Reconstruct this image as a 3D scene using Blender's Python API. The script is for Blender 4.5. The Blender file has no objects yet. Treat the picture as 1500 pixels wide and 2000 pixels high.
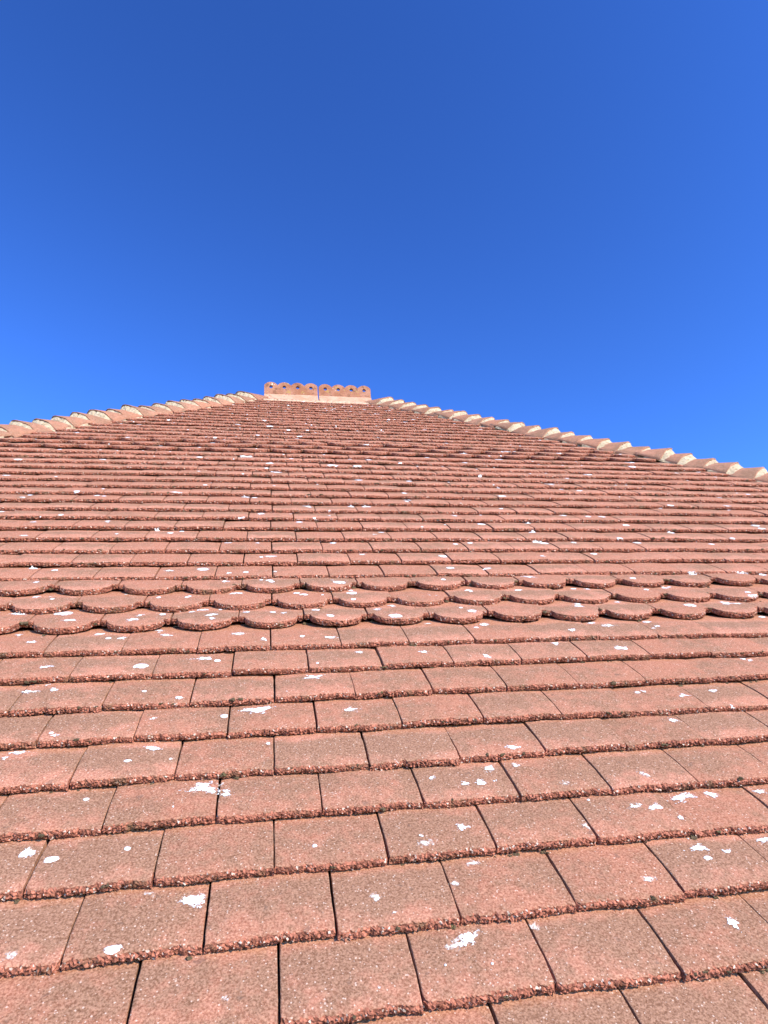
import bpy, bmesh, math, random
import numpy as np
from mathutils import Vector, Matrix
from mathutils.bvhtree import BVHTree

scene = bpy.context.scene
COL = scene.collection
R_ = math.radians

# ------------------------------------------------------------------ frame of the front roof slope
PITCH = R_(43.0)
CP, SP = math.cos(PITCH), math.sin(PITCH)
ORIGIN = np.array([0.0, 0.0, 3.35])
UX = np.array([1.0, 0.0, 0.0])            # along the courses
VX = np.array([0.0, CP, SP])              # up the slope
NX = np.array([0.0, -SP, CP])             # out of the slope
def plane(u, v, n=0.0):
    return ORIGIN + u*UX + v*VX + n*NX

# ------------------------------------------------------------------ camera
CAM_UVN = (-0.01274, -0.53831, 0.76521)
RIGHT = np.array([0.98467948, -0.16376936, 0.05988247])
DOWN = np.array([0.00811715, -0.29999215, -0.95390713])
FWD = np.array([0.17418503, 0.93977886, -0.29406678])
F_PX = 1290.0
def to_world(a):
    return a[0]*UX + a[1]*VX + a[2]*NX
cam_data = bpy.data.cameras.new('camera')
cam = bpy.data.objects.new('camera', cam_data)
COL.objects.link(cam)
r_, d_, f_ = to_world(RIGHT), to_world(DOWN), to_world(FWD)
m = Matrix.Identity(4)
for i in range(3):
    m[i][0] = r_[i]; m[i][1] = -d_[i]; m[i][2] = -f_[i]
    m[i][3] = plane(*CAM_UVN)[i]
cam.matrix_world = m
cam_data.sensor_fit = 'HORIZONTAL'
cam_data.sensor_width = 36.0
cam_data.lens = F_PX/1500.0*36.0
cam_data.clip_start = 0.02
cam_data.clip_end = 3000.0
scene.camera = cam

# ------------------------------------------------------------------ sun and sky
SUN = 0.47*UX - 0.19*VX + 0.86*NX           # towards the sun: over the right shoulder
SUN = SUN/np.linalg.norm(SUN)
sun_el = math.asin(SUN[2])
sun_az = math.atan2(SUN[0], SUN[1])
world = bpy.data.worlds.new('World'); scene.world = world
world.use_nodes = True
wn, wl = world.node_tree.nodes, world.node_tree.links
wn.clear()
sky = wn.new('ShaderNodeTexSky'); sky.sky_type = 'NISHITA'
sky.sun_disc = False
sky.sun_elevation = sun_el; sky.sun_rotation = sun_az
sky.altitude = 300.0; sky.air_density = 1.0; sky.dust_density = 0.0; sky.ozone_density = 6.0
hs = wn.new('ShaderNodeHueSaturation')                       # the picture's deep, slightly violet blue
hs.inputs['Hue'].default_value = 0.503; hs.inputs['Saturation'].default_value = 1.04
gm_ = wn.new('ShaderNodeGamma'); gm_.inputs['Gamma'].default_value = 1.6
bgn = wn.new('ShaderNodeBackground'); bgn.inputs['Strength'].default_value = 0.095
wo = wn.new('ShaderNodeOutputWorld')
wl.new(sky.outputs[0], hs.inputs['Color']); wl.new(hs.outputs[0], gm_.inputs['Color']); wl.new(gm_.outputs[0], bgn.inputs['Color'])
wl.new(bgn.outputs[0], wo.inputs['Surface'])

sl = bpy.data.lights.new('sun', 'SUN'); sl.energy = 4.0; sl.angle = R_(0.53); sl.color = (1.0, 0.92, 0.77)
so = bpy.data.objects.new('sun', sl); COL.objects.link(so)
so.rotation_euler = Vector(SUN).to_track_quat('Z', 'Y').to_euler()
so.location = (3, -6, 12)

vs = scene.view_settings
vs.view_transform = 'Standard'; vs.look = 'None'; vs.exposure = 1.0; vs.gamma = 1.0
vs.use_curve_mapping = False

# ------------------------------------------------------------------ material helpers
class NT:
    def __init__(s, name):
        s.m = bpy.data.materials.new(name); s.m.use_nodes = True
        s.n, s.l = s.m.node_tree.nodes, s.m.node_tree.links
        s.n.clear()
    def new(s, t, **kw):
        n = s.n.new(t)
        for k, v in kw.items():
            setattr(n, k, v)
        return n
    def link(s, a, b): s.l.new(a, b)
    def set(s, sock, v):
        if hasattr(v, 'is_output') or isinstance(v, bpy.types.NodeSocket): s.l.new(v, sock)
        else: sock.default_value = v
    def math(s, op, a, b=0.0, c=None, clamp=False):
        n = s.new('ShaderNodeMath', operation=op, use_clamp=clamp)
        s.set(n.inputs[0], a); s.set(n.inputs[1], b)
        if c is not None: s.set(n.inputs[2], c)
        return n.outputs[0]
    def mix(s, f, a, b, blend='MIX'):
        n = s.new('ShaderNodeMix', data_type='RGBA', blend_type=blend)
        s.set(n.inputs[0], f)
        s.set(n.inputs[6], a if not isinstance(a, tuple) else (*a, 1.0))
        s.set(n.inputs[7], b if not isinstance(b, tuple) else (*b, 1.0))
        return n.outputs[2]
    def noise(s, vec, scale, detail=3.0, rough=0.55, dist=0.0):
        n = s.new('ShaderNodeTexNoise')
        s.set(n.inputs['Vector'], vec)
        n.inputs['Scale'].default_value = scale; n.inputs['Detail'].default_value = detail
        n.inputs['Roughness'].default_value = rough; n.inputs['Distortion'].default_value = dist
        return n.outputs['Fac']
    def voro(s, vec, scale, out='Color'):
        n = s.new('ShaderNodeTexVoronoi'); s.set(n.inputs['Vector'], vec); n.inputs['Scale'].default_value = scale
        return n.outputs[out]
    def ramp(s, f, lo, hi):
        n = s.new('ShaderNodeMapRange', clamp=True, interpolation_type='SMOOTHSTEP')
        s.set(n.inputs[0], f); n.inputs[1].default_value = lo; n.inputs[2].default_value = hi
        return n.outputs[0]
    def sep(s, v):
        n = s.new('ShaderNodeSeparateXYZ'); s.link(v, n.inputs[0]); return n.outputs
    def finish(s, color, rough=0.9, bump=None, bstr=0.3, bdist=0.002, spec=0.25, alpha=None):
        p = s.new('ShaderNodeBsdfPrincipled')
        s.set(p.inputs['Base Color'], color if not isinstance(color, tuple) else (*color, 1.0))
        s.set(p.inputs['Roughness'], rough)
        p.inputs['Specular IOR Level'].default_value = spec
        if bump is not None:
            b = s.new('ShaderNodeBump'); b.inputs['Strength'].default_value = bstr; b.inputs['Distance'].default_value = bdist
            s.set(b.inputs['Height'], bump); s.link(b.outputs[0], p.inputs['Normal'])
        o = s.new('ShaderNodeOutputMaterial')
        if alpha is None:
            s.link(p.outputs[0], o.inputs['Surface'])
        else:
            t = s.new('ShaderNodeBsdfTransparent'); x = s.new('ShaderNodeMixShader')
            s.set(x.inputs[0], alpha); s.link(t.outputs[0], x.inputs[1]); s.link(p.outputs[0], x.inputs[2])
            s.link(x.outputs[0], o.inputs['Surface'])
        return s.m
    def pos(s): return s.new('ShaderNodeNewGeometry').outputs['Position']

def tile_material(name, base_a, base_b, edge_col):
    t = NT(name); P = t.pos()
    at = t.new('ShaderNodeAttribute', attribute_name='tc')
    x, y, tint = t.sep(at.outputs['Vector'])
    rnd = t.math('FRACT', t.math('ADD', t.new('ShaderNodeObjectInfo').outputs['Random'], tint))
    big = t.noise(P, 7.0, 4.0, 0.6)
    mid = t.noise(P, 38.0, 5.0, 0.65)
    fine = t.noise(P, 330.0, 3.0, 0.7)
    col = t.mix(t.ramp(t.math('ADD', t.math('MULTIPLY', rnd, 0.6), t.math('MULTIPLY', big, 0.4)), 0.15, 0.85), base_a, base_b)
    # grey-brown weathering film, heavier in the upper middle of the exposed part
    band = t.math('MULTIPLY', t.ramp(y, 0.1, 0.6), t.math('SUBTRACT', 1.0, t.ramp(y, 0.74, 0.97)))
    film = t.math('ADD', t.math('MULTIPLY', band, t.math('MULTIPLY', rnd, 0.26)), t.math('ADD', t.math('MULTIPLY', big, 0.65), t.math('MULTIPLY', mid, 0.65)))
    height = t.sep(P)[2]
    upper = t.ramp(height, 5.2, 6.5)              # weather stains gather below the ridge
    lower = t.math('SUBTRACT', 1.0, t.ramp(height, 3.3, 4.3))   # darker film tone towards the lower courses
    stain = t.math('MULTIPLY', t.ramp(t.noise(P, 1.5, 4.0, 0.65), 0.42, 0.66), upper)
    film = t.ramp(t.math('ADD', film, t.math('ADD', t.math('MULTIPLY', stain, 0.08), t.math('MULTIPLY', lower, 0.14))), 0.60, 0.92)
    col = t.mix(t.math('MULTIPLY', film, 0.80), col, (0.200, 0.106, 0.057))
    # clean orange strip that the course above keeps dry
    strip = t.math('MULTIPLY', t.ramp(t.math('ADD', y, t.math('MULTIPLY', t.math('SUBTRACT', mid, 0.5), 0.5)), 0.90, 1.02), 0.6)
    col = t.mix(strip, col, (0.42, 0.160, 0.072))
    col = t.mix(t.math('MULTIPLY', stain, 0.55), col, (0.20, 0.070, 0.040))
    # sandy grain
    col = t.mix(t.ramp(fine, 0.30, 0.70), t.mix(1.0, col, (0.58, 0.54, 0.52), 'MULTIPLY'), t.mix(0.27, col, (0.66, 0.40, 0.26)))
    v1 = t.voro(P, 420.0); r1, g1, b1 = t.sep(v1)
    d1 = t.voro(P, 420.0, 'Distance')
    quartz = t.math('MULTIPLY', t.math('GREATER_THAN', r1, 0.92), t.math('LESS_THAN', d1, t.math('MULTIPLY', g1, 0.62)))
    col = t.mix(t.math('MULTIPLY', quartz, 0.50), col, (0.70, 0.54, 0.42))
    dots = t.math('MULTIPLY', t.ramp(t.noise(P, 60.0, 2.0, 0.5), 0.68, 0.76), 0.45)
    col = t.mix(dots, col, (0.12, 0.075, 0.055))
    # broken aggregate on the tail edge
    e = t.math('LESS_THAN', y, -0.05)
    v2 = t.voro(P, 330.0); r2, g2, b2 = t.sep(v2)
    agg = t.mix(r2, tuple(c*0.5 for c in edge_col), tuple(min(c*1.75, 1) for c in edge_col))
    agg = t.mix(t.math('MULTIPLY', t.math('GREATER_THAN', g2, 0.955), 0.75), agg, (0.66, 0.54, 0.42))
    agg = t.mix(t.math('MULTIPLY', t.ramp(t.noise(P, 24.0, 3.0), 0.54, 0.72), 0.75), agg, (0.14, 0.085, 0.045))
    pits = t.ramp(t.noise(P, 105.0, 3.0, 0.6), 0.50, 0.62)
    agg = t.mix(t.math('MULTIPLY', pits, 0.45), agg, (0.075, 0.026, 0.015))
    col = t.mix(e, col, agg)
    h = t.math('ADD', t.math('MULTIPLY', fine, 1.0), t.math('MULTIPLY', t.noise(P, 900.0, 2.0), 0.6))
    return t.finish(col, 0.95, h, 0.40, 0.0022, 0.08)

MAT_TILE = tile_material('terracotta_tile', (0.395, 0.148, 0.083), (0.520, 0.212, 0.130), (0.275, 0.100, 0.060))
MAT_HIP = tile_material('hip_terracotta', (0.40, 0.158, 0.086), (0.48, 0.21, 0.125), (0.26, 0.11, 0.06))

def simple_mat(name, a, b, c, scale=25.0, bscale=140.0, bstr=0.6, bdist=0.004):
    t = NT(name); P = t.pos()
    col = t.mix(t.ramp(t.noise(P, scale, 5.0, 0.65), 0.35, 0.65), a, b)
    col = t.mix(t.ramp(t.noise(P, scale*2.2, 5.0, 0.7), 0.54, 0.70), col, c)
    return t.finish(col, 0.92, t.noise(P, bscale, 4.0, 0.65), bstr, bdist, 0.2)
MAT_MORTAR = simple_mat('cream_mortar', (0.41, 0.305, 0.185), (0.50, 0.39, 0.25), (0.19, 0.125, 0.065), 26.0, 90.0, 0.9, 0.010)
MAT_RIDGE_MORTAR = simple_mat('ridge_mortar', (0.42, 0.27, 0.165), (0.48, 0.35, 0.23), (0.26, 0.15, 0.085), 20.0)
MAT_RIDGE = simple_mat('ridge_terracotta', (0.42, 0.215, 0.125), (0.47, 0.28, 0.18), (0.33, 0.145, 0.08), 12.0, 260.0, 0.35, 0.003)
MAT_MOSS = simple_mat('dry_moss', (0.085, 0.060, 0.030), (0.13, 0.085, 0.045), (0.17, 0.13, 0.05), 60.0, 400.0, 0.8, 0.004)
def crest_material():
    t = NT('lichened_crest_terracotta'); P = t.pos()
    col = t.mix(t.ramp(t.noise(P, 9.0, 4.0, 0.6), 0.35, 0.65), (0.28, 0.110, 0.055), (0.36, 0.165, 0.10))
    col = t.mix(t.math('MULTIPLY', t.ramp(t.noise(P, 26.0, 4.0, 0.6), 0.52, 0.66), 0.75), col, (0.14, 0.062, 0.032))
    col = t.mix(t.ramp(t.noise(P, 33.0, 3.0, 0.6, 0.4), 0.62, 0.68), col, (0.34, 0.20, 0.06))
    col = t.mix(t.ramp(t.noise(P, 21.0, 3.0, 0.6, 0.8), 0.68, 0.71), col, (0.66, 0.56, 0.40))
    return t.finish(col, 0.9, t.noise(P, 160.0, 4.0), 0.5, 0.003, 0.2)
MAT_CREST = crest_material()
def lichen_material(name, lo, hi, col_a, col_b):
    t = NT(name); P = t.pos()
    at = t.new('ShaderNodeAttribute', attribute_name='tc')
    rad, _, _ = t.sep(at.outputs['Vector'])
    n1 = t.noise(P, 190.0, 4.0, 0.7); n2 = t.noise(P, 55.0, 3.0, 0.6)
    a = t.math('SUBTRACT', t.math('ADD', t.math('MULTIPLY', n1, 0.75), t.math('MULTIPLY', n2, 0.55)), t.math('MULTIPLY', rad, 0.42))
    alpha = t.ramp(a, lo, hi)
    col = t.mix(t.ramp(n1, 0.3, 0.7), col_a, col_b)
    return t.finish(col, 0.95, n1, 0.3, 0.002, 0.15, alpha)
MAT_SPLAT = lichen_material('white_crust', 0.42, 0.50, (0.62, 0.61, 0.57), (0.76, 0.75, 0.73))
MAT_FAINT = lichen_material('thin_pale_crust', 0.45, 0.68, (0.66, 0.56, 0.46), (0.76, 0.68, 0.60))
MAT_SOLID = lichen_material('white_spot', 0.20, 0.30, (0.62, 0.62, 0.60), (0.74, 0.74, 0.73))
MAT_RING = lichen_material('pale_ring_crust', 0.54, 0.72, (0.60, 0.52, 0.44), (0.70, 0.64, 0.57))
MAT_DECK = simple_mat('roof_boarding', (0.05, 0.035, 0.025), (0.07, 0.05, 0.035), (0.04, 0.03, 0.02), 8.0)
MAT_WALL = simple_mat('rendered_wall', (0.58, 0.53, 0.44), (0.63, 0.58, 0.49), (0.50, 0.45, 0.37), 3.0, 60.0, 0.3)
MAT_WOOD = simple_mat('painted_fascia', (0.70, 0.69, 0.66), (0.74, 0.73, 0.70), (0.6, 0.58, 0.54), 4.0)
MAT_GROUND = simple_mat('grass_ground', (0.06, 0.09, 0.03), (0.09, 0.11, 0.04), (0.12, 0.10, 0.05), 0.6, 12.0, 0.5, 0.02)

# ------------------------------------------------------------------ mesh helpers
def make_mesh(name, verts, faces, mats, tc=None, smooth=None):
    me = bpy.data.meshes.new(name)
    me.from_pydata([tuple(map(float, v)) for v in verts], [], faces)
    for mm in (mats if isinstance(mats, (list, tuple)) else [mats]): me.materials.append(mm)
    if tc is not None:
        a = me.attributes.new('tc', 'FLOAT_VECTOR', 'POINT')
        a.data.foreach_set('vector', np.asarray(tc, dtype=np.float32).ravel())
    if smooth is not None:
        me.polygons.foreach_set('use_smooth', np.asarray(smooth, dtype=bool))
    me.update()
    return me
def add(name, me, parent=None, label=None, kind=None):
    o = bpy.data.objects.new(name, me); COL.objects.link(o)
    if parent is not None: o.parent = parent
    if label: o['label'] = label
    if kind: o['kind'] = kind
    return o
def world_from_plane():
    M = Matrix.Identity(4)
    for i in range(3):
        M[i][0] = UX[i]; M[i][1] = VX[i]; M[i][2] = NX[i]; M[i][3] = ORIGIN[i]
    return M
M_PLANE = world_from_plane()

# ------------------------------------------------------------------ tile shapes
W = 0.165                 # tile width
G = 0.10658               # exposed height of a course
T = 0.0144                # step from one course to the next
TH = 0.0130               # thickness of a tile
LEN = 0.225
SLOPE = T/G
SHOULDER, TONGUE, DEPTH = 0.0155, 0.0665, 0.049

def tile_data(kind, nx, nose, rng, gap=0.0008, rough=0.0020, length=LEN):
    TH = 0.0130 if kind == 'plain' else 0.0156
    """one closed tile: origin at the middle of its tail, y up the slope, z out of it"""
    hw = W/2 - gap
    if kind == 'plain':
        xs = np.linspace(-hw, hw, nx)
        tail = np.zeros(nx)
    else:
        ns = max(3, nx//9); na = nx - 2*ns
        a = np.linspace(math.pi, 2*math.pi, na)
        xs = np.concatenate([np.linspace(-hw, -TONGUE-0.0012, ns), TONGUE*np.cos(a), np.linspace(TONGUE+0.0012, hw, ns)])
        tail = np.concatenate([np.full(ns, DEPTH), DEPTH + DEPTH*np.sin(a), np.full(ns, DEPTH)])
    tail = tail + rng.normal(0, 0.0004, nx) + 0.0014*np.sin(xs*rng.uniform(20, 60) + rng.uniform(0, 6))
    dist = np.concatenate([[0.0, 0.0018, 0.0045], np.arange(0.010, 0.118, 0.0062), [length]]) if nx > 60 else np.array([0.0, 0.0018, 0.0045, 0.012, 0.035, 0.06, 0.085, 0.11, 0.14, length]) if nx > 24 else np.array([0.0, 0.004, 0.03, 0.065, 0.10, 0.135, length])
    camber = rng.uniform(0.0010, 0.0026)
    warp = rng.uniform(-0.0012, 0.0012)
    rough = rough*rng.uniform(0.6, 1.1)
    chips = [(rng.uniform(-hw, hw), rng.uniform(0.004, 0.010), rng.uniform(0.001, 0.0035)) for _ in range(rng.integers(1, 5))]
    for sg in (-1, 1):
        if rng.random() < 0.55: chips.append((sg*hw, rng.uniform(0.003, 0.007), rng.uniform(0.0015, 0.005)))
    def arch(q):                        # tiles are slightly bowed along their length
        return 0.45*q + 0.55*q*q if q < 1.3 else 1.5145 + 1.88*(q - 1.3)
    def zt(x, y):
        return -T*arch(y/G) + camber*(1 - (2*x/W)**2) - camber*0.5 + warp*x/hw*max(0, 1 - y/0.15)
    verts, tc, faces, smooth = [], [], [], []
    nr = len(dist); nn = nose; loop = nr + nn + 1
    jl = rng.normal(0, 1, (nx, 3)); jn = rng.normal(0, 1, (nx, nn, 2))
    side = np.abs(rng.normal(0, 0.00045, (2, nr))) + 0.0009*np.abs(np.sin(np.outer([1, 1], dist)*rng.uniform(30, 70, (2, 1)) + rng.uniform(0, 6, (2, 1))))
    for i, x in enumerate(xs):
        chip = sum(d*max(0, 1 - abs(x - cx)/w) for cx, w, d in chips)
        t0 = tail[i] + chip
        for r in range(nr - 1, -1, -1):
            y = t0 + dist[r] if r < nr - 1 else length
            z = zt(x, y)
            if r == 0: y += abs(jl[i, 0])*rough*0.6; z -= 0.0018 + abs(jl[i, 1])*rough*0.6
            elif r == 1: y += jl[i, 2]*rough*0.5; z -= 0.0004 + max(0, jl[i, 0])*rough*0.25
            edge = r == 0 or (r == 1 and jl[i, 2] > 0.9)
            xe = x + (side[0, r] if i == 0 else -side[1, r] if i == nx - 1 else 0)
            verts.append((xe, y, z)); tc.append((x/W + 0.5, -0.5 if edge else min(y/G, 1.4), 0.0))
        for k in range(nn):
            s = (k + 1)/nn
            bulge = -0.0012*math.sin(s*math.pi)
            y = t0 + bulge + jn[i, k, 0]*rough*(0.9 if k < nn - 1 else 0.7)
            z = zt(x, t0) - 0.0016 - s*(TH - 0.0016) + (jn[i, k, 1]*rough*0.35 if k < nn - 1 else abs(jn[i, k, 1])*rough*0.3)
            verts.append((x, y, z)); tc.append((x/W + 0.5, -0.5, 0.0))
        verts.append((x, length, zt(x, length) - TH)); tc.append((x/W + 0.5, -0.5, 0.0))
    for i in range(nx - 1):
        a, b = i*loop, (i + 1)*loop
        for k in range(loop):
            k2 = (k + 1) % loop
            faces.append((a + k, a + k2, b + k2, b + k)); smooth.append(k < nr - 2)
    faces.append(tuple(range(loop - 1, -1, -1))); smooth.append(False)
    b = (nx - 1)*loop
    faces.append(tuple(range(b, b + loop))); smooth.append(False)
    return np.array(verts), faces, np.array(tc), smooth

rng = np.random.default_rng(11)
random.seed(5)
def variants(kind, n, nx, nose, name, rough=0.0020):
    out = []
    for i in range(n):
        v, f, tc, s = tile_data(kind, nx, nose, rng, rough=rough)
        tc[:, 2] = rng.random()
        out.append(make_mesh(name, v, f, MAT_TILE, tc, s))
    return out
NEAR = variants('plain', 16, 70, 6, 'roof_tile', 0.0017)
MIDV = variants('plain', 12, 44, 4, 'roof_tile', 0.0025)
SCAL = variants('scallop', 12, 70, 5, 'fish_scale_tile')
SCALF = variants('scallop', 8, 36, 3, 'fish_scale_tile')

# ------------------------------------------------------------------ the house
house = bpy.data.objects.new('house', None); COL.objects.link(house)
house.location = (0, 0, 0)
house['label'] = 'house with hipped roof of weathered red plain tiles, scalloped bands and crested ridge'
house['category'] = 'house'

V_RIDGE = 5.13
U_L, U_R = -0.15, 0.92          # ridge ends where the hips start
K_EAVE = -10
V_EAVE = K_EAVE*G
SCALLOP_ROWS = {9, 10, 11, 28, 29, 30}
K_TOP = 47
# small sideways and up-slope offsets of single courses (metres)
DU = {0: .005, 1: -.0035, 2: .0012, 3: -.005, 4: .0026, 5: .0005, 6: .0046, 7: -.002, 8: -.0024, 12: .0045, 13: -.0012, 14: .0025, 15: .003, 16: 0.0, 17: .0018, 20: .003}
DV = {0: (0.0, -.0008), 1: (-.0045, .0012), 2: (-.001, .0004), 3: (-.001, .0006), 4: (-.0034, .0018), 5: (.0035, -.0003), 6: (.0013, .0008), 7: (.0042, .0004), 8: (.0027, -.0008),
      12: (-.008, 0), 13: (-.004, 0), 14: (-.006, 0), 15: (-.003, 0), 16: (.004, 0), 17: (.005, 0), 20: (.003, 0)}
crs = np.random.default_rng(3)
for k in range(K_EAVE, K_TOP + 1):
    if k not in DU: DU[k] = crs.normal(0, 0.003)
    if k not in DV: DV[k] = (crs.normal(0, 0.002), 0.0)
def hip_u(v):
    return U_L - CP*(V_RIDGE - v), U_R + CP*(V_RIDGE - v)
def project(u, v, n=0.0):
    d = np.array([u - CAM_UVN[0], v - CAM_UVN[1], n - CAM_UVN[2]])
    z = d @ FWD
    if z < 0.05: return None
    return 750 + F_PX*(d @ RIGHT)/z, 1000 + F_PX*(d @ DOWN)/z, z

slots = []                       # (course, u, v, in_view, apparent size)
for k in range(K_EAVE, K_TOP + 1):
    lo, hi = hip_u(k*G)
    off = 0.5 if k % 2 == 0 else 0.0        # tile centres: joints fall on whole numbers in even courses
    for j in range(int(lo/W) - 2, int(hi/W) + 3):
        u = (j + off)*W + DU[k]
        if u + W/2 < lo or u - W/2 > hi: continue
        v = k*G + DV[k][0] + DV[k][1]*u/W
        pr = project(u, v + G*0.4)
        vis = False; size = 0
        if pr:
            mx = F_PX*W/pr[2]*0.55
            vis = -mx < pr[0] < 1500 + mx and 700 < pr[1] < 2000 + mx*0.8
            size = 1/pr[2]
        slots.append((k, u, v, vis, size, lo + W*0.6 < u < hi - W*0.6))
plain = sorted([s for s in slots if s[0] not in SCALLOP_ROWS and s[3] and s[5]], key=lambda s: -s[4])[:300]
scal = [s for s in slots if s[0] in SCALLOP_ROWS and s[3] and s[5]][:300]
chosen = set((s[0], round(s[1], 4)) for s in plain + scal)
jit = np.random.default_rng(21)
def jitter(k):
    a = 1.0 if k not in SCALLOP_ROWS else 1.5
    if jit.random() < 0.06: a *= 2.4                  # a tile that has slipped or lifted a little
    return (jit.normal(0, 0.0005), jit.normal(0, 0.0012)*a, jit.uniform(-0.0005, 0.0016)*a,
            jit.normal(0, 0.0042)*a, jit.normal(0, 0.0035), jit.normal(0, 0.007)*min(a, 1.6))
def tile_matrix(u, v, k):
    du, dv, dn, rz, rx, ry = jitter(k)
    dn += 0.0026 if k in SCALLOP_ROWS else 0.0
    dv += 0.0016*math.sin(u*2.1 + k*0.9) + 0.0010*math.sin(u*5.3 + k*2.3)
    dn += 0.0022*math.sin(u*1.3 + v*0.8) + 0.0015*math.sin(u*2.9 - v*2.2 + 1.0)
    return Matrix.Translation((u + du, v + dv, dn)) @ Matrix.Rotation(rz, 4, 'Z') @ Matrix.Rotation(rx, 4, 'X') @ Matrix.Rotation(ry, 4, 'Y')
bvh_v, bvh_f = [], []
last = {}
for s in plain + scal:
    k, u, v = s[:3]
    if k in SCALLOP_ROWS: pool = SCAL if k < 20 else SCALF
    else: pool = NEAR if k < 12 else MIDV
    i = random.randrange(len(pool))
    if last.get(k) == i: i = (i + 1) % len(pool)
    last[k] = i
    me = pool[i]
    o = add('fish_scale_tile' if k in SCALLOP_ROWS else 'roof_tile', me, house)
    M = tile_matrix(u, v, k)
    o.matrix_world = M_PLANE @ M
    base = len(bvh_v)
    bvh_v.extend([M @ vv.co for vv in me.vertices])
    bvh_f.extend([tuple(base + q for q in p.vertices) for p in me.polygons])

# the remaining tiles of the front slope, and the three other slopes
def joined_tiles(name, cells, low, clip, M, parent, seed):
    r = np.random.default_rng(seed)
    lib = {kd: [tile_data(kd, low[0], low[1], r, length=0.19, rough=0.0030) for _ in range(6)] for kd in ('plain', 'scallop')}
    V, F, TC, S = [], [], [], []
    base = 0
    for k, u, v in cells:
        vv, ff, tt, ss = lib['scallop' if k in SCALLOP_ROWS else 'plain'][r.integers(6)]
        mm = np.array(tile_matrix(u, v, k))
        q = vv @ mm[:3, :3].T + mm[:3, 3]
        t2 = tt.copy(); t2[:, 2] = r.random()
        V.append(q); TC.append(t2)
        F.extend([tuple(a + base for a in f) for f in ff]); S.extend(ss)
        base += len(q)
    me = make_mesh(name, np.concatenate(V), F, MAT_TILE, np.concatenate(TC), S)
    bm = bmesh.new(); bm.from_mesh(me)
    for co, no in clip:
        bmesh.ops.bisect_plane(bm, geom=bm.verts[:] + bm.edges[:] + bm.faces[:], dist=1e-6, plane_co=co, plane_no=no, clear_outer=True)
    bm.to_mesh(me); bm.free()
    o = add(name, me, parent, kind='stuff')
    o.matrix_world = M
    return o, me
def hip_clip(ul, ur):
    # vertical hip planes written in the slope's own axes
    def loc(w): return Vector((w @ UX, w @ VX, w @ NX))
    nl = loc(np.array([-1.0, 1.0, 0.0])/math.sqrt(2)); nr = loc(np.array([1.0, 1.0, 0.0])/math.sqrt(2))
    return [(Vector((ul, V_RIDGE, 0)), nl), (Vector((ur, V_RIDGE, 0)), nr), (Vector((0, V_RIDGE, 0)), loc(np.array([0.0, 1.0, 0.0])))]
rest = [(s[0], s[1], s[2]) for s in slots if (s[0], round(s[1], 4)) not in chosen]
rest_o, rest_me = joined_tiles('roof_tile_field', rest, (22, 3), hip_clip(U_L, U_R), M_PLANE, house, 31)
rest_o['label'] = 'far and outlying red plain tiles of the front slope'
base = len(bvh_v)
bvh_v.extend([vv.co.copy() for vv in rest_me.vertices])
bvh_f.extend([tuple(base + q for q in p.vertices) for p in rest_me.polygons])

RIDGE_Z = plane(0, V_RIDGE)[2]; RIDGE_Y = plane(0, V_RIDGE)[1]
RUN = CP*(V_RIDGE - V_EAVE)
def slope_frame(angle, centre):
    """frame of another slope of the same roof, turned about the vertical through centre"""
    Rz = np.array([[math.cos(angle), -math.sin(angle), 0], [math.sin(angle), math.cos(angle), 0], [0, 0, 1]])
    u, v, n = Rz @ UX, Rz @ VX, Rz @ NX
    o = np.array(centre) - v*V_RIDGE
    M = Matrix.Identity(4)
    for i in range(3):
        M[i][0] = u[i]; M[i][1] = v[i]; M[i][2] = n[i]; M[i][3] = o[i]
    return M
def other_slope(angle, centre, ul, ur, seed):
    cells = []
    for k in range(K_EAVE, K_TOP + 1):
        lo, hi = ul - CP*(V_RIDGE - k*G), ur + CP*(V_RIDGE - k*G)
        off = 0.5 if k % 2 == 0 else 0.0
        for j in range(int(lo/W) - 2, int(hi/W) + 3):
            u = (j + off)*W
            if u + W/2 < lo or u - W/2 > hi: continue
            cells.append((k, u, k*G))
    joined_tiles('roof_tile_field', cells, (10, 2), hip_clip(ul, ur), slope_frame(angle, centre), house, seed)[0]['label'] = 'red plain tiles of a hidden slope of the same roof'
other_slope(math.pi, (0, RIDGE_Y, RIDGE_Z), -U_R, -U_L, 41)
other_slope(-math.pi/2, (U_L, RIDGE_Y, RIDGE_Z), 0.0, 0.0, 42)
other_slope(math.pi/2, (U_R, RIDGE_Y, RIDGE_Z), 0.0, 0.0, 43)

# boarding under the tiles, fascia and walls
drop = 0.095
ez = RIDGE_Z - SP*(V_RIDGE - V_EAVE) - drop; rz = RIDGE_Z - drop
x0, x1, y0, y1 = U_L - RUN, U_R + RUN, RIDGE_Y - RUN, RIDGE_Y + RUN
dv = [(x0, y0, ez), (x1, y0, ez), (x1, y1, ez), (x0, y1, ez), (U_L, RIDGE_Y, rz), (U_R, RIDGE_Y, rz)]
add('roof_boarding', make_mesh('roof_boarding', dv, [(0, 1, 5, 4), (1, 2, 5), (2, 3, 4, 5), (3, 0, 4), (3, 2, 1, 0)], MAT_DECK), house)
def box(name, a, b, mat, parent):
    (ax, ay, az), (bx, by, bz) = a, b
    vv = [(ax, ay, az), (bx, ay, az), (bx, by, az), (ax, by, az), (ax, ay, bz), (bx, ay, bz), (bx, by, bz), (ax, by, bz)]
    return add(name, make_mesh(name, vv, [(0, 3, 2, 1), (4, 5, 6, 7), (0, 1, 5, 4), (1, 2, 6, 5), (2, 3, 7, 6), (3, 0, 4, 7)], mat), parent)
o_ = 0.35
box('wall', (x0 + o_, y0 + o_, 0.0), (x1 - o_, y1 - o_, ez - 0.004), MAT_WALL, house)
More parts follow.
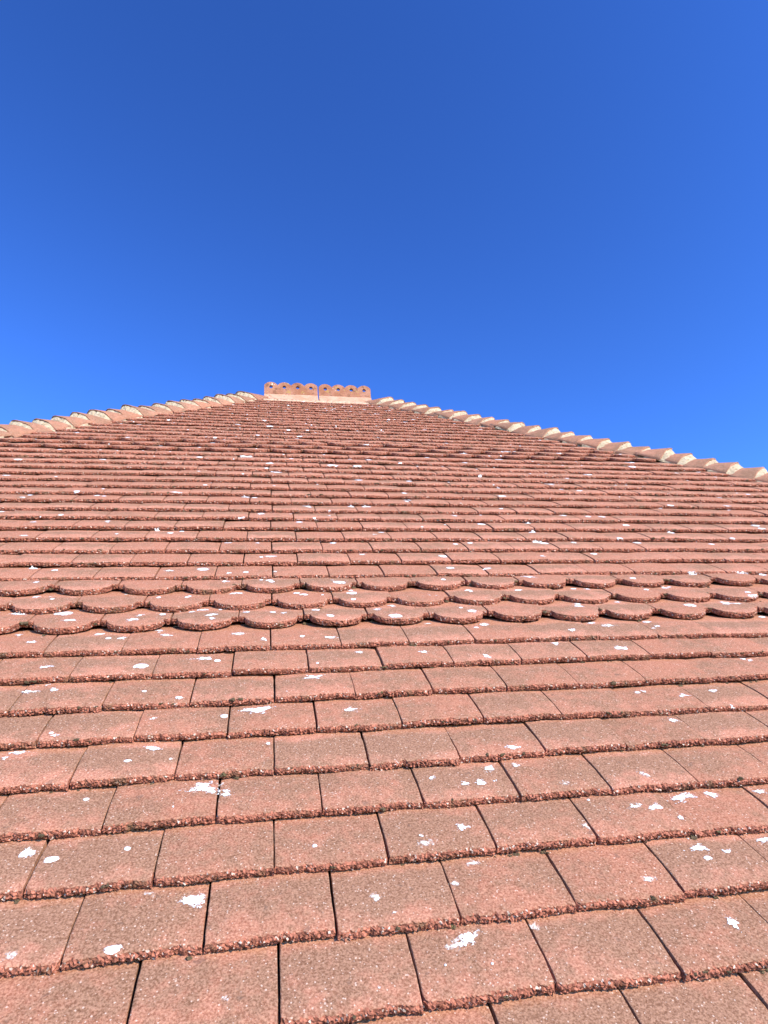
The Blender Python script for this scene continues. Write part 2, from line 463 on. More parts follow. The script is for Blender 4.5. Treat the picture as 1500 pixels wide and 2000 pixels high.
for a, b in (((x0 - .02, y0 - .02, ez - .16), (x1 + .02, y0 + .004, ez + .02)), ((x0 - .02, y1 - .004, ez - .16), (x1 + .02, y1 + .02, ez + .02)),
             ((x0 - .02, y0 + .006, ez - .16), (x0 + .004, y1 - .006, ez + .02)), ((x1 - .004, y0 + .006, ez - .16), (x1 + .02, y1 - .006, ez + .02))):
    box('fascia_board', a, b, MAT_WOOD, house)
gm = make_mesh('ground', [(-1500, -1500, 0), (1500, -1500, 0), (1500, 1500, 0), (-1500, 1500, 0)], [(0, 1, 2, 3)], MAT_GROUND)
gr = add('ground', gm, None, 'green lawn round the foot of the house', 'structure')

# ------------------------------------------------------------------ hip tiles bedded in mortar
HDIR = np.array([-CP, -CP, -SP]); HSTEP = G*math.sqrt(2*CP*CP + SP*SP); HDIR = HDIR/np.linalg.norm(HDIR)
CDIR = np.array([1.0, -1.0, 0.0])/math.sqrt(2)
MDIR = np.cross(CDIR, HDIR); MDIR = MDIR if MDIR[2] > 0 else -MDIR
KS = (NX @ CDIR)/(NX @ MDIR)            # fall of the slope per metre away from the hip
HW = 0.152
def hip_profile(c, s, topt, toph, r=0.035):
    a = math.sqrt(c*c + r*r) - r; xc = min(abs(c)/HW, 1.0); e_ = max(0.0, (xc - 0.70)/0.30)
    a *= HW/(math.sqrt(HW*HW + r*r) - r)
    return -KS*a + 0.001 + toph + s*topt*(1 - 0.2*xc)*(1 - e_*e_*(3 - 2*e_))
def hip_data(r, na=17):
    """x across the hip, y down it, z up; tail at y=0, head up the hip"""
    cs = np.linspace(-HW, HW, na)*r.uniform(0.94, 1.04)
    sk = r.normal(0, 0.012)
    ys = [-0.165, -0.13, -0.09, -0.05, -0.012, -0.003, 0.0]
    V, F, TC, S = [], [], [], []
    topt = 0.042 + r.normal(0, 0.005); toph = 0.002
    nr = len(ys); n = len(cs)
    for lay in (0, 1):
        for yi, y in enumerate(ys):
            for i, c in enumerate(cs):
                s = 1 + y/0.165
                flare = 1 - 0.10*(1 - s)
                z = hip_profile(c*flare, s, topt, toph) - 0.010*lay + r.normal(0, 0.0006) - (0.0015 if (yi == nr - 1 and lay == 0) else 0)
                V.append((c*flare, y + sk*c/HW + (r.normal(0, 0.0014) if yi == nr - 1 else 0), z))
                TC.append((i/n, 0.45 + y if yi < nr - 1 else 0.1, 0))
    def id(l, yi, i): return l*nr*n + yi*n + i
    for yi in range(nr - 1):
        for i in range(n - 1):
            F.append((id(0, yi, i), id(0, yi + 1, i), id(0, yi + 1, i + 1), id(0, yi, i + 1))); S.append(True)
            F.append((id(1, yi, i), id(1, yi, i + 1), id(1, yi + 1, i + 1), id(1, yi + 1, i))); S.append(True)
    for i in range(n - 1):
        F.append((id(0, nr-1, i), id(1, nr-1, i), id(1, nr-1, i+1), id(0, nr-1, i+1))); S.append(False)
        F.append((id(0, 0, i), id(0, 0, i+1), id(1, 0, i+1), id(1, 0, i))); S.append(False)
    for yi in range(nr - 1):
        F.append((id(0, yi, 0), id(1, yi, 0), id(1, yi+1, 0), id(0, yi+1, 0))); S.append(False)
        F.append((id(0, yi, n-1), id(0, yi+1, n-1), id(1, yi+1, n-1), id(1, yi, n-1))); S.append(False)
    tile = make_mesh('hip_tile', V, F, MAT_HIP, TC, S)
    # mortar bed closing the open tail: a lump that follows the underside
    V, F = [], []
    mc = np.linspace(-HW*0.93, HW*0.93, 23); mz = 6
    for side in (0, 1):
        for i, c in enumerate(mc):
            zu = hip_profile(c, 1.0, topt, toph) - 0.0085
            zb = hip_profile(c, 1 - 0.10/0.165, topt, toph) - 0.0085
            zl = -KS*abs(c) - 0.016
            for k in range(mz):
                f = k/(mz - 1)
                y = (-0.002 + 1.25*(zu - zl)*f**0.8 + r.normal(0, 0.0045)) if side == 0 else -0.10
                V.append((c, y + sk*c/HW, (zu if side == 0 else zb) + (zl - (zu if side == 0 else zb))*f))
    nn = len(mc)
    def im(s, i, k): return s*nn*mz + i*mz + k
    for i in range(nn - 1):
        for k in range(mz - 1):
            F.append((im(0, i, k), im(0, i, k+1), im(0, i+1, k+1), im(0, i+1, k)))
            F.append((im(1, i, k), im(1, i+1, k), im(1, i+1, k+1), im(1, i, k+1)))
        F.append((im(0, i, 0), im(0, i+1, 0), im(1, i+1, 0), im(1, i, 0)))
        F.append((im(0, i, mz-1), im(1, i, mz-1), im(1, i+1, mz-1), im(0, i+1, mz-1)))
    for k in range(mz - 1):
        F.append((im(0, 0, k), im(1, 0, k), im(1, 0, k+1), im(0, 0, k+1)))
        F.append((im(0, nn-1, k), im(0, nn-1, k+1), im(1, nn-1, k+1), im(1, nn-1, k)))
    mort = make_mesh('mortar', V, F, MAT_MORTAR)
    return tile, mort
hr = np.random.default_rng(77)
HIPV = [hip_data(hr) for _ in range(9)]
centre = np.array([(U_L + U_R)/2, RIDGE_Y, 0])
def hip_frame(ex, sx, sy):
    h = np.array([HDIR[0]*sx, HDIR[1]*sy, HDIR[2]])
    mvec = np.array([MDIR[0]*sx, MDIR[1]*sy, MDIR[2]])
    c = np.cross(h, mvec)
    return h, c, mvec, np.array([ex, RIDGE_Y, RIDGE_Z])
for ex, sx, sy in ((U_L, 1, 1), (U_R, -1, 1), (U_L, 1, -1), (U_R, -1, -1)):
    h, c, mv, o0 = hip_frame(ex, sx, sy)
    for k in range(K_EAVE, K_TOP + 1):
        dist = (V_RIDGE - k*G)/G*HSTEP
        p = o0 + h*(dist + hr.normal(0, 0.003)) + mv*hr.normal(0, 0.0025)
        tm, mm = HIPV[hr.integers(len(HIPV))]
        M = Matrix.Identity(4)
        for i in range(3):
            M[i][0] = c[i]; M[i][1] = h[i]; M[i][2] = mv[i]; M[i][3] = p[i]
        M = M @ Matrix.Rotation(hr.normal(0, 0.035), 4, 'Z') @ Matrix.Rotation(hr.normal(0, 0.025), 4, 'Y') @ Matrix.Rotation(hr.normal(0, 0.02), 4, 'X')
        t_ = add('hip_tile', tm, house); t_.matrix_world = M
        b_ = add('mortar', mm, t_)

# ------------------------------------------------------------------ crested ridge
RT = 0.45
def ridge_piece(xa, xb, seed):
    r = np.random.default_rng(seed)
    ap = 0.050; sl_ = R_(58); leg = 0.125; th = 0.014
    prof = []
    w = leg*math.cos(sl_); hgt = leg*math.sin(sl_)
    outer = [(-w, ap - hgt), (-w*0.5, ap - hgt*0.5), (-0.014, ap - 0.016), (0.014, ap - 0.016), (w*0.5, ap - hgt*0.5), (w, ap - hgt)]
    inner = [(w - th, ap - hgt - 0.002), (0.0, ap - 0.045), (-w + th, ap - hgt - 0.002)]
    prof = outer + inner
    nx = 10; V, F = [], []
    for i in range(nx):
        x = xa + (xb - xa)*i/(nx - 1)
        for (yy, zz) in prof: V.append((x, yy + r.normal(0, 0.0006), zz + r.normal(0, 0.0006)))
    n = len(prof)
    for i in range(nx - 1):
        for k in range(n):
            k2 = (k + 1) % n
            F.append((i*n + k, (i+1)*n + k, (i+1)*n + k2, i*n + k2))
    F.append(tuple(range(n))); F.append(tuple(range((nx-1)*n + n - 1, (nx-1)*n - 1, -1)))
    o = add('ridge_tile', make_mesh('ridge_tile', V, F, MAT_RIDGE), house)
    o.location = (0, RIDGE_Y, RIDGE_Z - 0.016)
    # crest: four round lobes, each pierced by a hole
    lobe = (xb - xa)/4; R = lobe*0.5; hole = 0.0155; zb = ap - 0.030; zc = ap + 0.062; t2 = 0.011
    bm = bmesh.new()
    lay = None
    for l in range(4):
        cx = xa + lobe*(l + 0.5)
        N = 48
        ring_o, ring_i = [], []
        for a in range(N):
            an = 2*math.pi*a/N
            dx, dz = math.cos(an), math.sin(an)
            # outline: arch above the centre, straight sides and flat base below it
            if dz >= 0:
                lo_, hi_ = 0.0, 0.2
                for _ in range(24):
                    s = (lo_ + hi_)/2
                    ok = abs(dx*s) <= R and dz*s <= 0.050*math.sqrt(max(0.0, 1 - (dx*s/(R*1.04))**2))
                    lo_, hi_ = (s, hi_) if ok else (lo_, s)
                ox, oz = dx*lo_, dz*lo_
            else:
                s = min(R/max(abs(dx), 1e-6), (zc - zb)/max(-dz, 1e-6)); ox, oz = dx*s, dz*s
            j = 1 + (r.normal(0, 0.006) if dz > 0.5 else 0)
            ring_o.append((cx + ox*j, zc + oz*j)); ring_i.append((cx + hole*dx, zc + hole*dz - 0.002))
        vs_ = {}
        for side, y in ((0, -t2), (1, t2)):
            for a in range(N):
                ox, oz = ring_o[a]; ix, iz = ring_i[a]
                lip = 0.0025 if oz - zc > 0.024 else 0.0
                kx, kz = cx + (ox - cx)*(1 - lip/R), zc + (oz - zc)*(1 - lip/R)
                vs_[side, a] = (bm.verts.new((kx, y, kz)), bm.verts.new((ix, y, iz)))
        mid = [bm.verts.new((ring_o[a][0], 0, ring_o[a][1])) for a in range(N)]
        for a in range(N):
            b = (a + 1) % N
            o0, i0 = vs_[0, a]; o1, i1 = vs_[0, b]; p0, q0 = vs_[1, a]; p1, q1 = vs_[1, b]
            bm.faces.new((o0, i0, i1, o1)); bm.faces.new((p0, p1, q1, q0))
            bm.faces.new((i0, q0, q1, i1))
            bm.faces.new((o0, o1, mid[b], mid[a])); bm.faces.new((p0, mid[a], mid[b], p1))
    me = bpy.data.meshes.new('crest'); bm.normal_update(); bm.to_mesh(me); bm.free(); me.materials.append(MAT_CREST)
    c = add('crest', me, o)
    return o
RX0, RX1 = -0.045, 0.862
midx = (RX0 + RX1)/2
p1 = ridge_piece(RX0, midx - 0.005, 1); p1.rotation_euler = (0, R_(-0.35), 0)
p2 = ridge_piece(midx + 0.005, RX1, 2)
# mortar bed under the ridge tiles
def bed():
    r = np.random.default_rng(9); nx = 60; V, F = [], []
    xs = np.linspace(RX0 - 0.005, RX1 + 0.005, nx)
    prof = [(-0.120, -0.118), (-0.100, -0.080), (-0.082, -0.064), (-0.064, -0.052), (0.064, -0.052), (0.082, -0.064), (0.100, -0.080), (0.120, -0.118)]
    for x in xs:
        for yy, zz in prof: V.append((x, yy + r.normal(0, 0.002), zz + r.normal(0, 0.0022)))
    n = len(prof)
    for i in range(nx - 1):
        for k in range(n):
            k2 = (k + 1) % n
            F.append((i*n + k, (i+1)*n + k, (i+1)*n + k2, i*n + k2))
    F.append(tuple(range(n))); F.append(tuple(range((nx-1)*n + n - 1, (nx-1)*n - 1, -1)))
    o = add('ridge_mortar', make_mesh('ridge_mortar', V, F, MAT_RIDGE_MORTAR), house)
    o.location = (0, RIDGE_Y, RIDGE_Z - 0.016)
bed()

# ------------------------------------------------------------------ white crusts and droppings on the tiles
bvh = BVHTree.FromPolygons(bvh_v, bvh_f)
def drop_to_surface(u, v):
    hit = bvh.ray_cast(Vector((u, v, 0.2)), Vector((0, 0, -1)), 0.6)
    return hit[0][2] if hit[0] is not None else None
def patch(u, v, ru, rv, kind, r, wob=0.30):
    nseg = 22 if max(ru, rv) > 0.008 else 12
    rings = [0.0, 0.35, 0.7, 1.0] if nseg > 12 else [0.0, 0.6, 1.0]
    if kind == 'ring': rings = [0.35, 0.55, 0.75, 0.95, 1.1]
    ph = r.uniform(0, 6.28, 5); am = r.normal(0, 1, 5)*wob*np.array([0.40, 0.45, 0.35, 0.25, 0.2])
    V, TC, F = [], [], []
    lift = 0.0009
    zc = drop_to_surface(u, v)
    if zc is None: return None
    last_ok = {}
    for q in rings:
        for a in range(nseg):
            an = 2*math.pi*a/nseg
            k = 1 + sum(am[i]*math.sin((i + 1)*an + ph[i]) for i in range(5))
            k = max(0.3, k)
            if a in last_ok and last_ok[a][1]: x, y, z = last_ok[a][0]
            else:
                x, y = u + ru*q*k*math.cos(an), v + rv*q*k*math.sin(an)
                z = drop_to_surface(x, y)
                if z is None or abs(z - (zc - SLOPE*(y - v))) > 0.007:
                    # the crust stops at the tile's edge
                    x, y, z = last_ok[a][0] if a in last_ok else (u, v, zc)
                    last_ok[a] = ((x, y, z), True)
                else: last_ok[a] = ((x, y, z), False)
            dome = 0.0010*(1 - q) if kind == 'solid' else 0.0
            V.append((x, y, z + (lift if q < 1 else 0.0003) + dome))
            rr = q if kind != 'ring' else abs(q - 0.75)*2.6
            TC.append((rr, 0, 0))
            if q == 0.0: break
    def idx(ri, a):
        if rings[0] == 0.0:
            return 0 if ri == 0 else 1 + (ri - 1)*nseg + a % nseg
        return ri*nseg + a % nseg
    for ri in range(len(rings) - 1):
        for a in range(nseg):
            if rings[ri] == 0.0: F.append((0, idx(1, a), idx(1, a + 1)))
            else: F.append((idx(ri, a), idx(ri + 1, a), idx(ri + 1, a + 1), idx(ri, a + 1)))
    return V, F, TC
pr_ = np.random.default_rng(8)
# (u, v, half width, half length, kind) on the slope, metres
PATCHES = [
    (-0.345,0.290,0.0234,0.0190,'splat'), (-0.310,0.270,0.0105,0.0066,'solid'), (-0.209,0.279,0.0051,0.0049,'solid'), (-0.293,0.392,0.0047,0.0047,'solid'), (-0.154,0.350,0.0020,0.0022,'solid'),
    (-0.112,0.397,0.0385,0.0295,'splat'), (-0.085,0.405,0.0189,0.0189,'faint'), (-0.074,0.379,0.0136,0.0136,'splat'), (-0.102,0.180,0.0213,0.0213,'splat'), (-0.165,0.200,0.0203,0.0101,'faint'),
    (-0.194,0.112,0.0116,0.0062,'solid'), (-0.312,0.118,0.0178,0.0123,'faint'), (-0.055,0.037,0.0114,0.0114,'faint'), (0.061,0.251,0.0038,0.0039,'solid'), (0.248,0.081,0.0251,0.0180,'splat'),
    (0.222,0.072,0.0217,0.0207,'faint'), (0.292,0.265,0.0158,0.0140,'splat'), (0.226,0.235,0.0257,0.0146,'faint'), (0.223,0.251,0.0083,0.0075,'splat'), (0.290,0.203,0.0207,0.0124,'faint'),
    (0.252,0.166,0.0132,0.0132,'faint'), (0.491,0.245,0.0163,0.0163,'faint'), (0.598,0.282,0.0266,0.0186,'faint'), (0.630,0.276,0.0187,0.0151,'splat'), (0.692,0.302,0.0360,0.0177,'splat'),
    (0.748,0.301,0.0196,0.0143,'splat'), (0.844,0.299,0.0171,0.0108,'splat'), (0.655,0.244,0.0091,0.0091,'splat'), (0.649,0.212,0.0032,0.0060,'splat'), (0.649,0.189,0.0273,0.0143,'splat'),
    (0.651,0.166,0.0073,0.0046,'solid'), (0.689,0.175,0.0136,0.0084,'splat'), (0.769,0.197,0.0167,0.0119,'splat'), (0.613,0.059,0.0141,0.0141,'splat'), (0.579,0.064,0.0065,0.0054,'faint'),
    (0.535,0.138,0.0219,0.0126,'faint'), (0.343,0.089,0.0177,0.0165,'faint'), (0.498,0.338,0.0273,0.0128,'faint'), (0.649,0.353,0.0214,0.0135,'faint'), (0.139,0.153,0.0158,0.0109,'faint'),
    (0.158,0.124,0.0051,0.0046,'faint'), (0.122,0.025,0.0045,0.0045,'faint'), (0.208,0.046,0.0019,0.0019,'solid'), (0.266,0.040,0.0019,0.0019,'solid'), (0.381,0.402,0.0196,0.0160,'splat'),
    (0.432,0.403,0.0156,0.0142,'faint'), (0.321,0.357,0.0093,0.0093,'splat'), (0.349,0.361,0.0148,0.0130,'splat'), (0.377,0.362,0.0068,0.0068,'splat'), (0.271,0.383,0.0107,0.0096,'splat'),
    (0.444,0.442,0.0205,0.0108,'splat'), (-0.209,0.509,0.0213,0.0153,'splat'), (-0.245,0.472,0.0068,0.0041,'solid'), (-0.433,0.524,0.0282,0.0127,'splat'), (-0.453,0.509,0.0088,0.0063,'splat'),
    (-0.175,0.472,0.0117,0.0103,'faint'), (-0.008,0.509,0.0084,0.0084,'splat'), (-0.091,0.596,0.0078,0.0078,'solid'), (-0.029,0.612,0.0434,0.0261,'splat'), (0.155,0.596,0.0246,0.0183,'splat'),
    (-0.224,0.595,0.0113,0.0113,'faint'), (-0.394,0.563,0.0044,0.0044,'solid'), (-0.386,0.553,0.0119,0.0068,'splat'), (-0.486,0.713,0.0175,0.0170,'splat'), (-0.470,0.709,0.0219,0.0141,'faint'),
    (-0.434,0.715,0.0133,0.0115,'splat'), (-0.255,0.690,0.0050,0.0038,'solid'), (-0.183,0.659,0.0080,0.0064,'solid'), (0.092,0.725,0.0282,0.0155,'splat'), (-0.455,0.740,0.0180,0.0089,'faint'),
    (-0.279,0.791,0.0161,0.0129,'solid'), (-0.479,0.799,0.0202,0.0112,'splat'), (-0.414,0.795,0.0141,0.0141,'splat'), (-0.150,0.823,0.0286,0.0205,'splat'), (-0.120,0.810,0.0078,0.0067,'solid'),
    (0.204,0.830,0.0145,0.0108,'splat'), (0.354,0.809,0.0165,0.0125,'splat'), (0.845,0.798,0.0300,0.0185,'splat'), (0.496,0.775,0.0148,0.0104,'splat'), (0.696,0.838,0.0219,0.0134,'splat'),
    (0.811,0.509,0.0215,0.0126,'splat'), (0.886,0.589,0.0177,0.0114,'splat'), (1.158,0.706,0.0401,0.0274,'splat'), (1.157,0.737,0.0265,0.0178,'splat'), (0.806,0.619,0.0125,0.0103,'splat'),
    (0.964,0.533,0.0156,0.0119,'splat'), (0.792,0.616,0.0059,0.0049,'solid'), (0.527,0.310,0.0027,0.0029,'solid'), (0.973,0.607,0.0146,0.0103,'splat'), (0.101,0.772,0.0034,0.0040,'solid'),
    (0.030,0.664,0.0063,0.0057,'faint'), (-0.584,0.969,0.0152,0.0117,'splat'), (-0.537,0.915,0.0198,0.0110,'splat'), (-0.404,0.960,0.0157,0.0118,'splat'), (-0.376,0.931,0.0069,0.0063,'solid'),
    (-0.346,0.929,0.0156,0.0152,'splat'), (-0.277,0.980,0.0361,0.0163,'splat'), (-0.247,0.939,0.0213,0.0117,'splat'), (-0.268,0.961,0.0107,0.0100,'faint'), (-0.070,0.930,0.0237,0.0138,'splat'),
    (-0.018,0.892,0.0144,0.0132,'splat'), (0.073,0.907,0.0074,0.0065,'solid'), (0.144,0.896,0.0242,0.0135,'splat'), (0.548,0.956,0.0269,0.0151,'splat'), (0.762,0.891,0.0166,0.0164,'splat'),
    (0.849,0.954,0.0240,0.0133,'splat'), (1.000,0.902,0.0152,0.0128,'faint'), (1.018,0.913,0.0176,0.0108,'splat'), (0.884,0.928,0.0475,0.0260,'faint'), (1.014,0.952,0.0224,0.0113,'splat'),
    (1.390,0.977,0.0241,0.0144,'splat'), (0.520,0.934,0.0068,0.0056,'solid'), (0.305,0.967,0.0120,0.0085,'faint'), (-0.513,1.072,0.0230,0.0176,'solid'), (-0.613,1.073,0.0286,0.0131,'splat'),
    (-0.484,1.014,0.0212,0.0166,'splat'), (-0.338,1.010,0.0236,0.0168,'splat'), (-0.321,1.044,0.0148,0.0131,'splat'), (-0.271,1.047,0.0169,0.0132,'splat'), (-0.151,1.028,0.0209,0.0152,'splat'),
    (-0.147,0.999,0.0150,0.0127,'splat'), (-0.177,1.076,0.0233,0.0183,'splat'), (-0.201,1.062,0.0134,0.0113,'splat'), (-0.061,1.050,0.0156,0.0113,'splat'), (-0.131,1.074,0.0137,0.0115,'splat'),
    (0.149,1.000,0.0099,0.0087,'solid'), (0.115,1.049,0.0107,0.0061,'solid'), (0.030,1.035,0.0158,0.0089,'splat'), (0.004,1.045,0.0079,0.0060,'solid'), (0.318,0.989,0.0175,0.0146,'solid'),
    (0.277,1.046,0.0207,0.0139,'splat'), (0.324,1.076,0.0127,0.0120,'splat'), (0.533,1.013,0.0192,0.0192,'splat'), (0.510,1.043,0.0057,0.0057,'solid'), (0.401,0.977,0.0184,0.0109,'faint'),
    (0.859,1.062,0.0231,0.0150,'splat'), (0.851,1.036,0.0250,0.0121,'splat'), (1.197,1.035,0.0176,0.0134,'solid'), (1.324,1.044,0.0296,0.0133,'splat'), (0.989,1.074,0.0142,0.0142,'splat'),
    (1.357,1.043,0.0173,0.0128,'splat'), (1.396,0.984,0.0097,0.0080,'solid'), (-0.607,1.170,0.0132,0.0121,'splat'), (-0.560,1.146,0.0063,0.0063,'solid'), (-0.572,1.169,0.0095,0.0095,'faint'),
    (-0.386,1.179,0.0158,0.0075,'faint'), (-0.094,1.176,0.0311,0.0154,'splat'), (-0.223,1.144,0.0067,0.0065,'solid'), (-0.217,1.154,0.0054,0.0050,'solid'), (-0.296,1.150,0.0066,0.0065,'solid'),
    (0.089,1.150,0.0120,0.0085,'solid'), (0.070,1.168,0.0099,0.0069,'solid'), (0.141,1.145,0.0043,0.0043,'solid'), (0.224,1.156,0.0152,0.0138,'solid'), (0.221,1.096,0.0084,0.0065,'solid'),
    (0.225,1.188,0.0074,0.0071,'solid'), (0.461,1.124,0.0133,0.0133,'faint'), (0.441,1.128,0.0111,0.0103,'faint'), (0.562,1.160,0.0207,0.0134,'splat'), (0.571,1.148,0.0061,0.0061,'solid'),
    (0.718,1.158,0.0142,0.0072,'solid'), (1.123,1.146,0.0084,0.0074,'solid'), (1.204,1.170,0.0180,0.0143,'splat'), (1.224,1.181,0.0181,0.0116,'splat'), (1.324,1.055,0.0248,0.0155,'splat'),
    (1.436,1.073,0.0280,0.0186,'splat'), (1.439,1.106,0.0103,0.0073,'solid'), (0.944,1.163,0.0172,0.0111,'splat'), (0.901,1.175,0.0098,0.0056,'solid'), (-0.129,1.252,0.0236,0.0138,'splat'),
    (-0.004,1.245,0.0218,0.0139,'splat'), (0.001,1.230,0.0087,0.0073,'solid'), (0.176,1.240,0.0180,0.0140,'faint'), (0.195,1.218,0.0193,0.0147,'solid'), (-0.631,1.247,0.0117,0.0117,'splat'),
    (-0.028,1.253,0.0058,0.0056,'solid'), (0.508,1.232,0.0079,0.0076,'solid'), (0.782,1.249,0.0323,0.0149,'splat'), (1.122,1.224,0.0104,0.0080,'solid'), (1.539,1.274,0.0339,0.0163,'splat'),
    (1.357,1.269,0.0220,0.0128,'splat'), (1.618,1.263,0.0114,0.0086,'solid'), (-0.677,1.377,0.0138,0.0138,'solid'), (-0.611,1.345,0.0089,0.0089,'solid'), (-0.295,1.331,0.0162,0.0162,'splat'),
    (-0.198,1.341,0.0184,0.0160,'solid'), (-0.122,1.297,0.0099,0.0099,'splat'), (0.010,1.314,0.0113,0.0113,'splat'), (-0.073,1.304,0.0089,0.0078,'solid'), (0.561,1.438,0.0148,0.0148,'solid'),
    (0.557,1.328,0.0124,0.0124,'solid'), (0.673,1.321,0.0202,0.0202,'splat'), (1.110,1.462,0.0124,0.0124,'solid'), (0.904,1.421,0.0091,0.0091,'solid'), (0.001,1.440,0.0263,0.0200,'splat'),
    (-0.030,1.435,0.0071,0.0071,'solid'), (-0.137,1.576,0.0162,0.0162,'splat'), (-0.044,1.571,0.0067,0.0067,'solid'), (0.209,1.582,0.0123,0.0123,'solid'), (0.295,1.459,0.0202,0.0174,'splat'),
    (-0.335,1.662,0.0117,0.0117,'solid'), (-0.384,1.710,0.0084,0.0084,'solid'), (-0.302,1.695,0.0085,0.0085,'solid'), (0.360,1.645,0.0249,0.0245,'faint'), (0.395,1.690,0.0226,0.0170,'splat'),
    (0.726,1.880,0.0223,0.0223,'splat'), (0.804,1.791,0.0166,0.0158,'solid'), (0.657,1.776,0.0071,0.0071,'solid'), (1.352,1.880,0.0382,0.0262,'splat'), (1.399,1.768,0.0157,0.0157,'solid'),
    (1.290,1.879,0.0138,0.0138,'solid'), (0.970,1.571,0.0157,0.0157,'solid'), (1.344,1.583,0.0145,0.0145,'solid'), (1.281,1.599,0.0124,0.0124,'solid'), (1.084,1.571,0.0119,0.0108,'solid'),
    (0.953,1.588,0.0177,0.0163,'solid'), (0.978,1.701,0.0144,0.0144,'solid'), (0.694,1.571,0.0113,0.0105,'solid'), (0.638,1.561,0.0093,0.0093,'solid'), (-0.103,1.818,0.0147,0.0121,'solid'),
    (0.105,1.797,0.0132,0.0121,'solid'), (-0.035,1.887,0.0153,0.0153,'solid'), (0.080,1.884,0.0116,0.0116,'splat'), (0.144,1.993,0.0336,0.0315,'splat'), (0.325,2.006,0.0168,0.0168,'solid'),
    (0.384,2.008,0.0201,0.0180,'solid'), (-0.100,2.122,0.0185,0.0185,'solid'), (-0.375,2.140,0.0269,0.0269,'splat'), (-0.063,2.123,0.0124,0.0124,'solid'), (0.583,2.208,0.0280,0.0280,'splat'),
    (0.575,2.112,0.0270,0.0270,'splat'), (0.308,2.673,0.0285,0.0273,'solid'), (0.430,2.673,0.0237,0.0237,'solid'), (-0.124,2.872,0.0311,0.0311,'solid'), (-0.014,2.594,0.0170,0.0170,'solid'),
    (0.029,2.547,0.0265,0.0200,'solid'), (-0.002,2.690,0.0200,0.0163,'solid'), (-0.563,1.785,0.0203,0.0203,'splat'), (-0.802,1.770,0.0170,0.0170,'splat'), (-0.504,1.646,0.0064,0.0064,'solid'),
    (-0.784,1.619,0.0182,0.0146,'splat'), (-0.575,1.620,0.0165,0.0149,'splat'), (-0.753,2.130,0.0150,0.0145,'solid'), (-0.919,2.122,0.0128,0.0128,'solid'), (-0.672,2.111,0.0132,0.0132,'solid'),
    (-0.728,1.834,0.0101,0.0101,'solid'), (0.648,2.415,0.0176,0.0176,'solid'), (1.353,2.411,0.0411,0.0371,'splat'), (2.011,2.805,0.0231,0.0231,'solid'), (2.069,2.937,0.0310,0.0275,'solid'),
    (1.985,2.213,0.0168,0.0168,'solid'), (2.056,2.048,0.0241,0.0241,'splat'), (1.555,1.701,0.0179,0.0155,'solid'), (1.632,1.555,0.0128,0.0111,'solid'), (1.756,1.606,0.0111,0.0111,'solid'),
    (2.000,1.790,0.0220,0.0170,'solid'), (1.280,2.965,0.0253,0.0253,'solid'), (0.515,2.852,0.0196,0.0196,'solid'), (1.102,3.080,0.0255,0.0255,'solid'), (1.019,2.171,0.0195,0.0167,'solid'),
    (1.196,1.911,0.0160,0.0141,'solid'),
]
for (u, v, ru, rv, kd) in PATCHES:
    d = patch(u, v, ru, rv, kd, pr_, {'solid': 0.12, 'splat': 0.5, 'faint': 0.4, 'ring': 0.45}[kd])
    if d is None: continue
    V, F, TC = d
    mat = {'solid': MAT_SOLID, 'splat': MAT_SPLAT, 'faint': MAT_FAINT, 'ring': MAT_RING}[kd]
    o = add('lichen_patch', make_mesh('lichen_patch', V, F, mat, TC, [True]*len(F)), house)
    o.matrix_world = M_PLANE
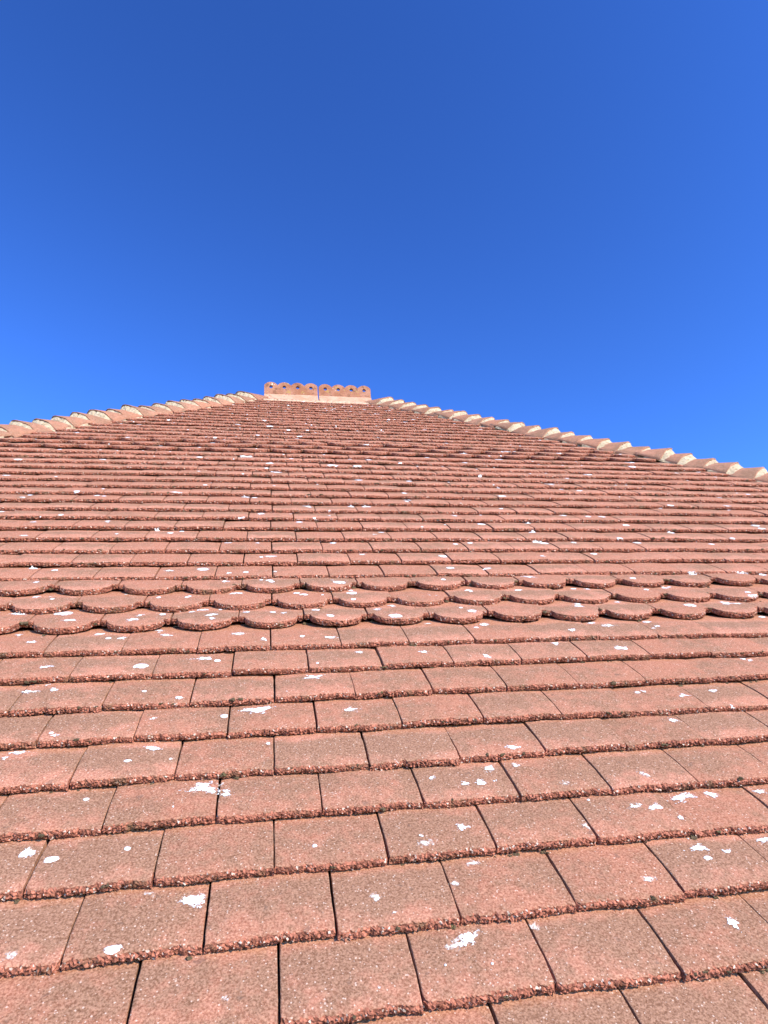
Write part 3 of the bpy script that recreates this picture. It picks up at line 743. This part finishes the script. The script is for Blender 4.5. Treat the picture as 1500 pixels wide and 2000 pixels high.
# countless small spots on the upper slope and outside the picture
V, F, TC = [], [], []
n_s = 0
while n_s < 460:
    v = pr_.uniform(V_EAVE + 0.05, 4.95); lo, hi = hip_u(v)
    u = pr_.uniform(lo + 0.2, hi - 0.2)
    n_s += 1
    if v < 1.7 and project(u, v) and -20 < project(u, v)[0] < 1520: continue
    s = min(0.020, 0.0030 + pr_.exponential(0.0042))
    d = patch(u, v, s*pr_.uniform(0.8, 1.5), s, 'solid', pr_, 0.35)
    if d is None: continue
    b = len(V); V.extend(d[0]); TC.extend(d[2]); F.extend([tuple(b + q for q in f) for f in d[1]])
o = add('lichen_spots', make_mesh('lichen_spots', V, F, MAT_SOLID, TC, [True]*len(F)), house, kind='stuff')
o.matrix_world = M_PLANE
o['label'] = 'scattered small white lichen spots'

# ------------------------------------------------------------------ crumbs of dry moss at the joints and under the tails
def moss():
    r = np.random.default_rng(15)
    t0 = bmesh.new(); bmesh.ops.create_icosphere(t0, subdivisions=2, radius=1.0)
    bv = np.array([q.co[:] for q in t0.verts]); bf = [tuple(q.index for q in f.verts) for f in t0.faces]; t0.free()
    V, F = [], []
    spots = []
    for s in slots:
        k, u, v, vis = s[:4]
        if k < -6 or k > 24: continue
        if k in SCALLOP_ROWS:
            for sg in (-1, 1):
                if r.random() < 0.35: spots.append((u + sg*(TONGUE + r.uniform(0.000, 0.012)), v + DEPTH - r.uniform(0.0, 0.004), r.uniform(0.003, 0.0058)))
            if r.random() < 0.3: spots.append((u + r.uniform(-.05, .05), v - 0.002, r.uniform(0.0018, 0.0032)))
        else:
            for _ in range(r.poisson(1.3)): spots.append((u + r.uniform(-W/2, W/2), v - 0.001, r.uniform(0.0014, 0.0036)))
            if r.random() < 0.3: spots.append((u + W/2, v + r.uniform(0.0, G), r.uniform(0.0016, 0.0036)))
            if r.random() < 0.20: spots.append((u, v - 0.002, r.uniform(0.002, 0.0042)))
    for u, v, s in spots:
        z = drop_to_surface(u, v)
        if z is None: continue
        for _ in range(r.integers(1, 4)):
            sc = s*r.uniform(0.5, 1.0)
            q = bv*(1 + r.normal(0, 0.28, (len(bv), 1)))*np.array([sc*r.uniform(0.8, 1.7), sc, sc*0.8]) + np.array([u + r.normal(0, s*0.9), v + r.normal(0, s*0.4), z + sc*0.3])
            b = len(V); V.extend(q.tolist()); F.extend([tuple(b + a for a in f) for f in bf])
    o = add('moss_crumbs', make_mesh('moss_crumbs', V, F, MAT_MOSS), house, kind='stuff')
    o.matrix_world = M_PLANE
    o['label'] = 'brown crumbs of dry moss at the tile joints'
moss()
bpy.context.view_layer.update()
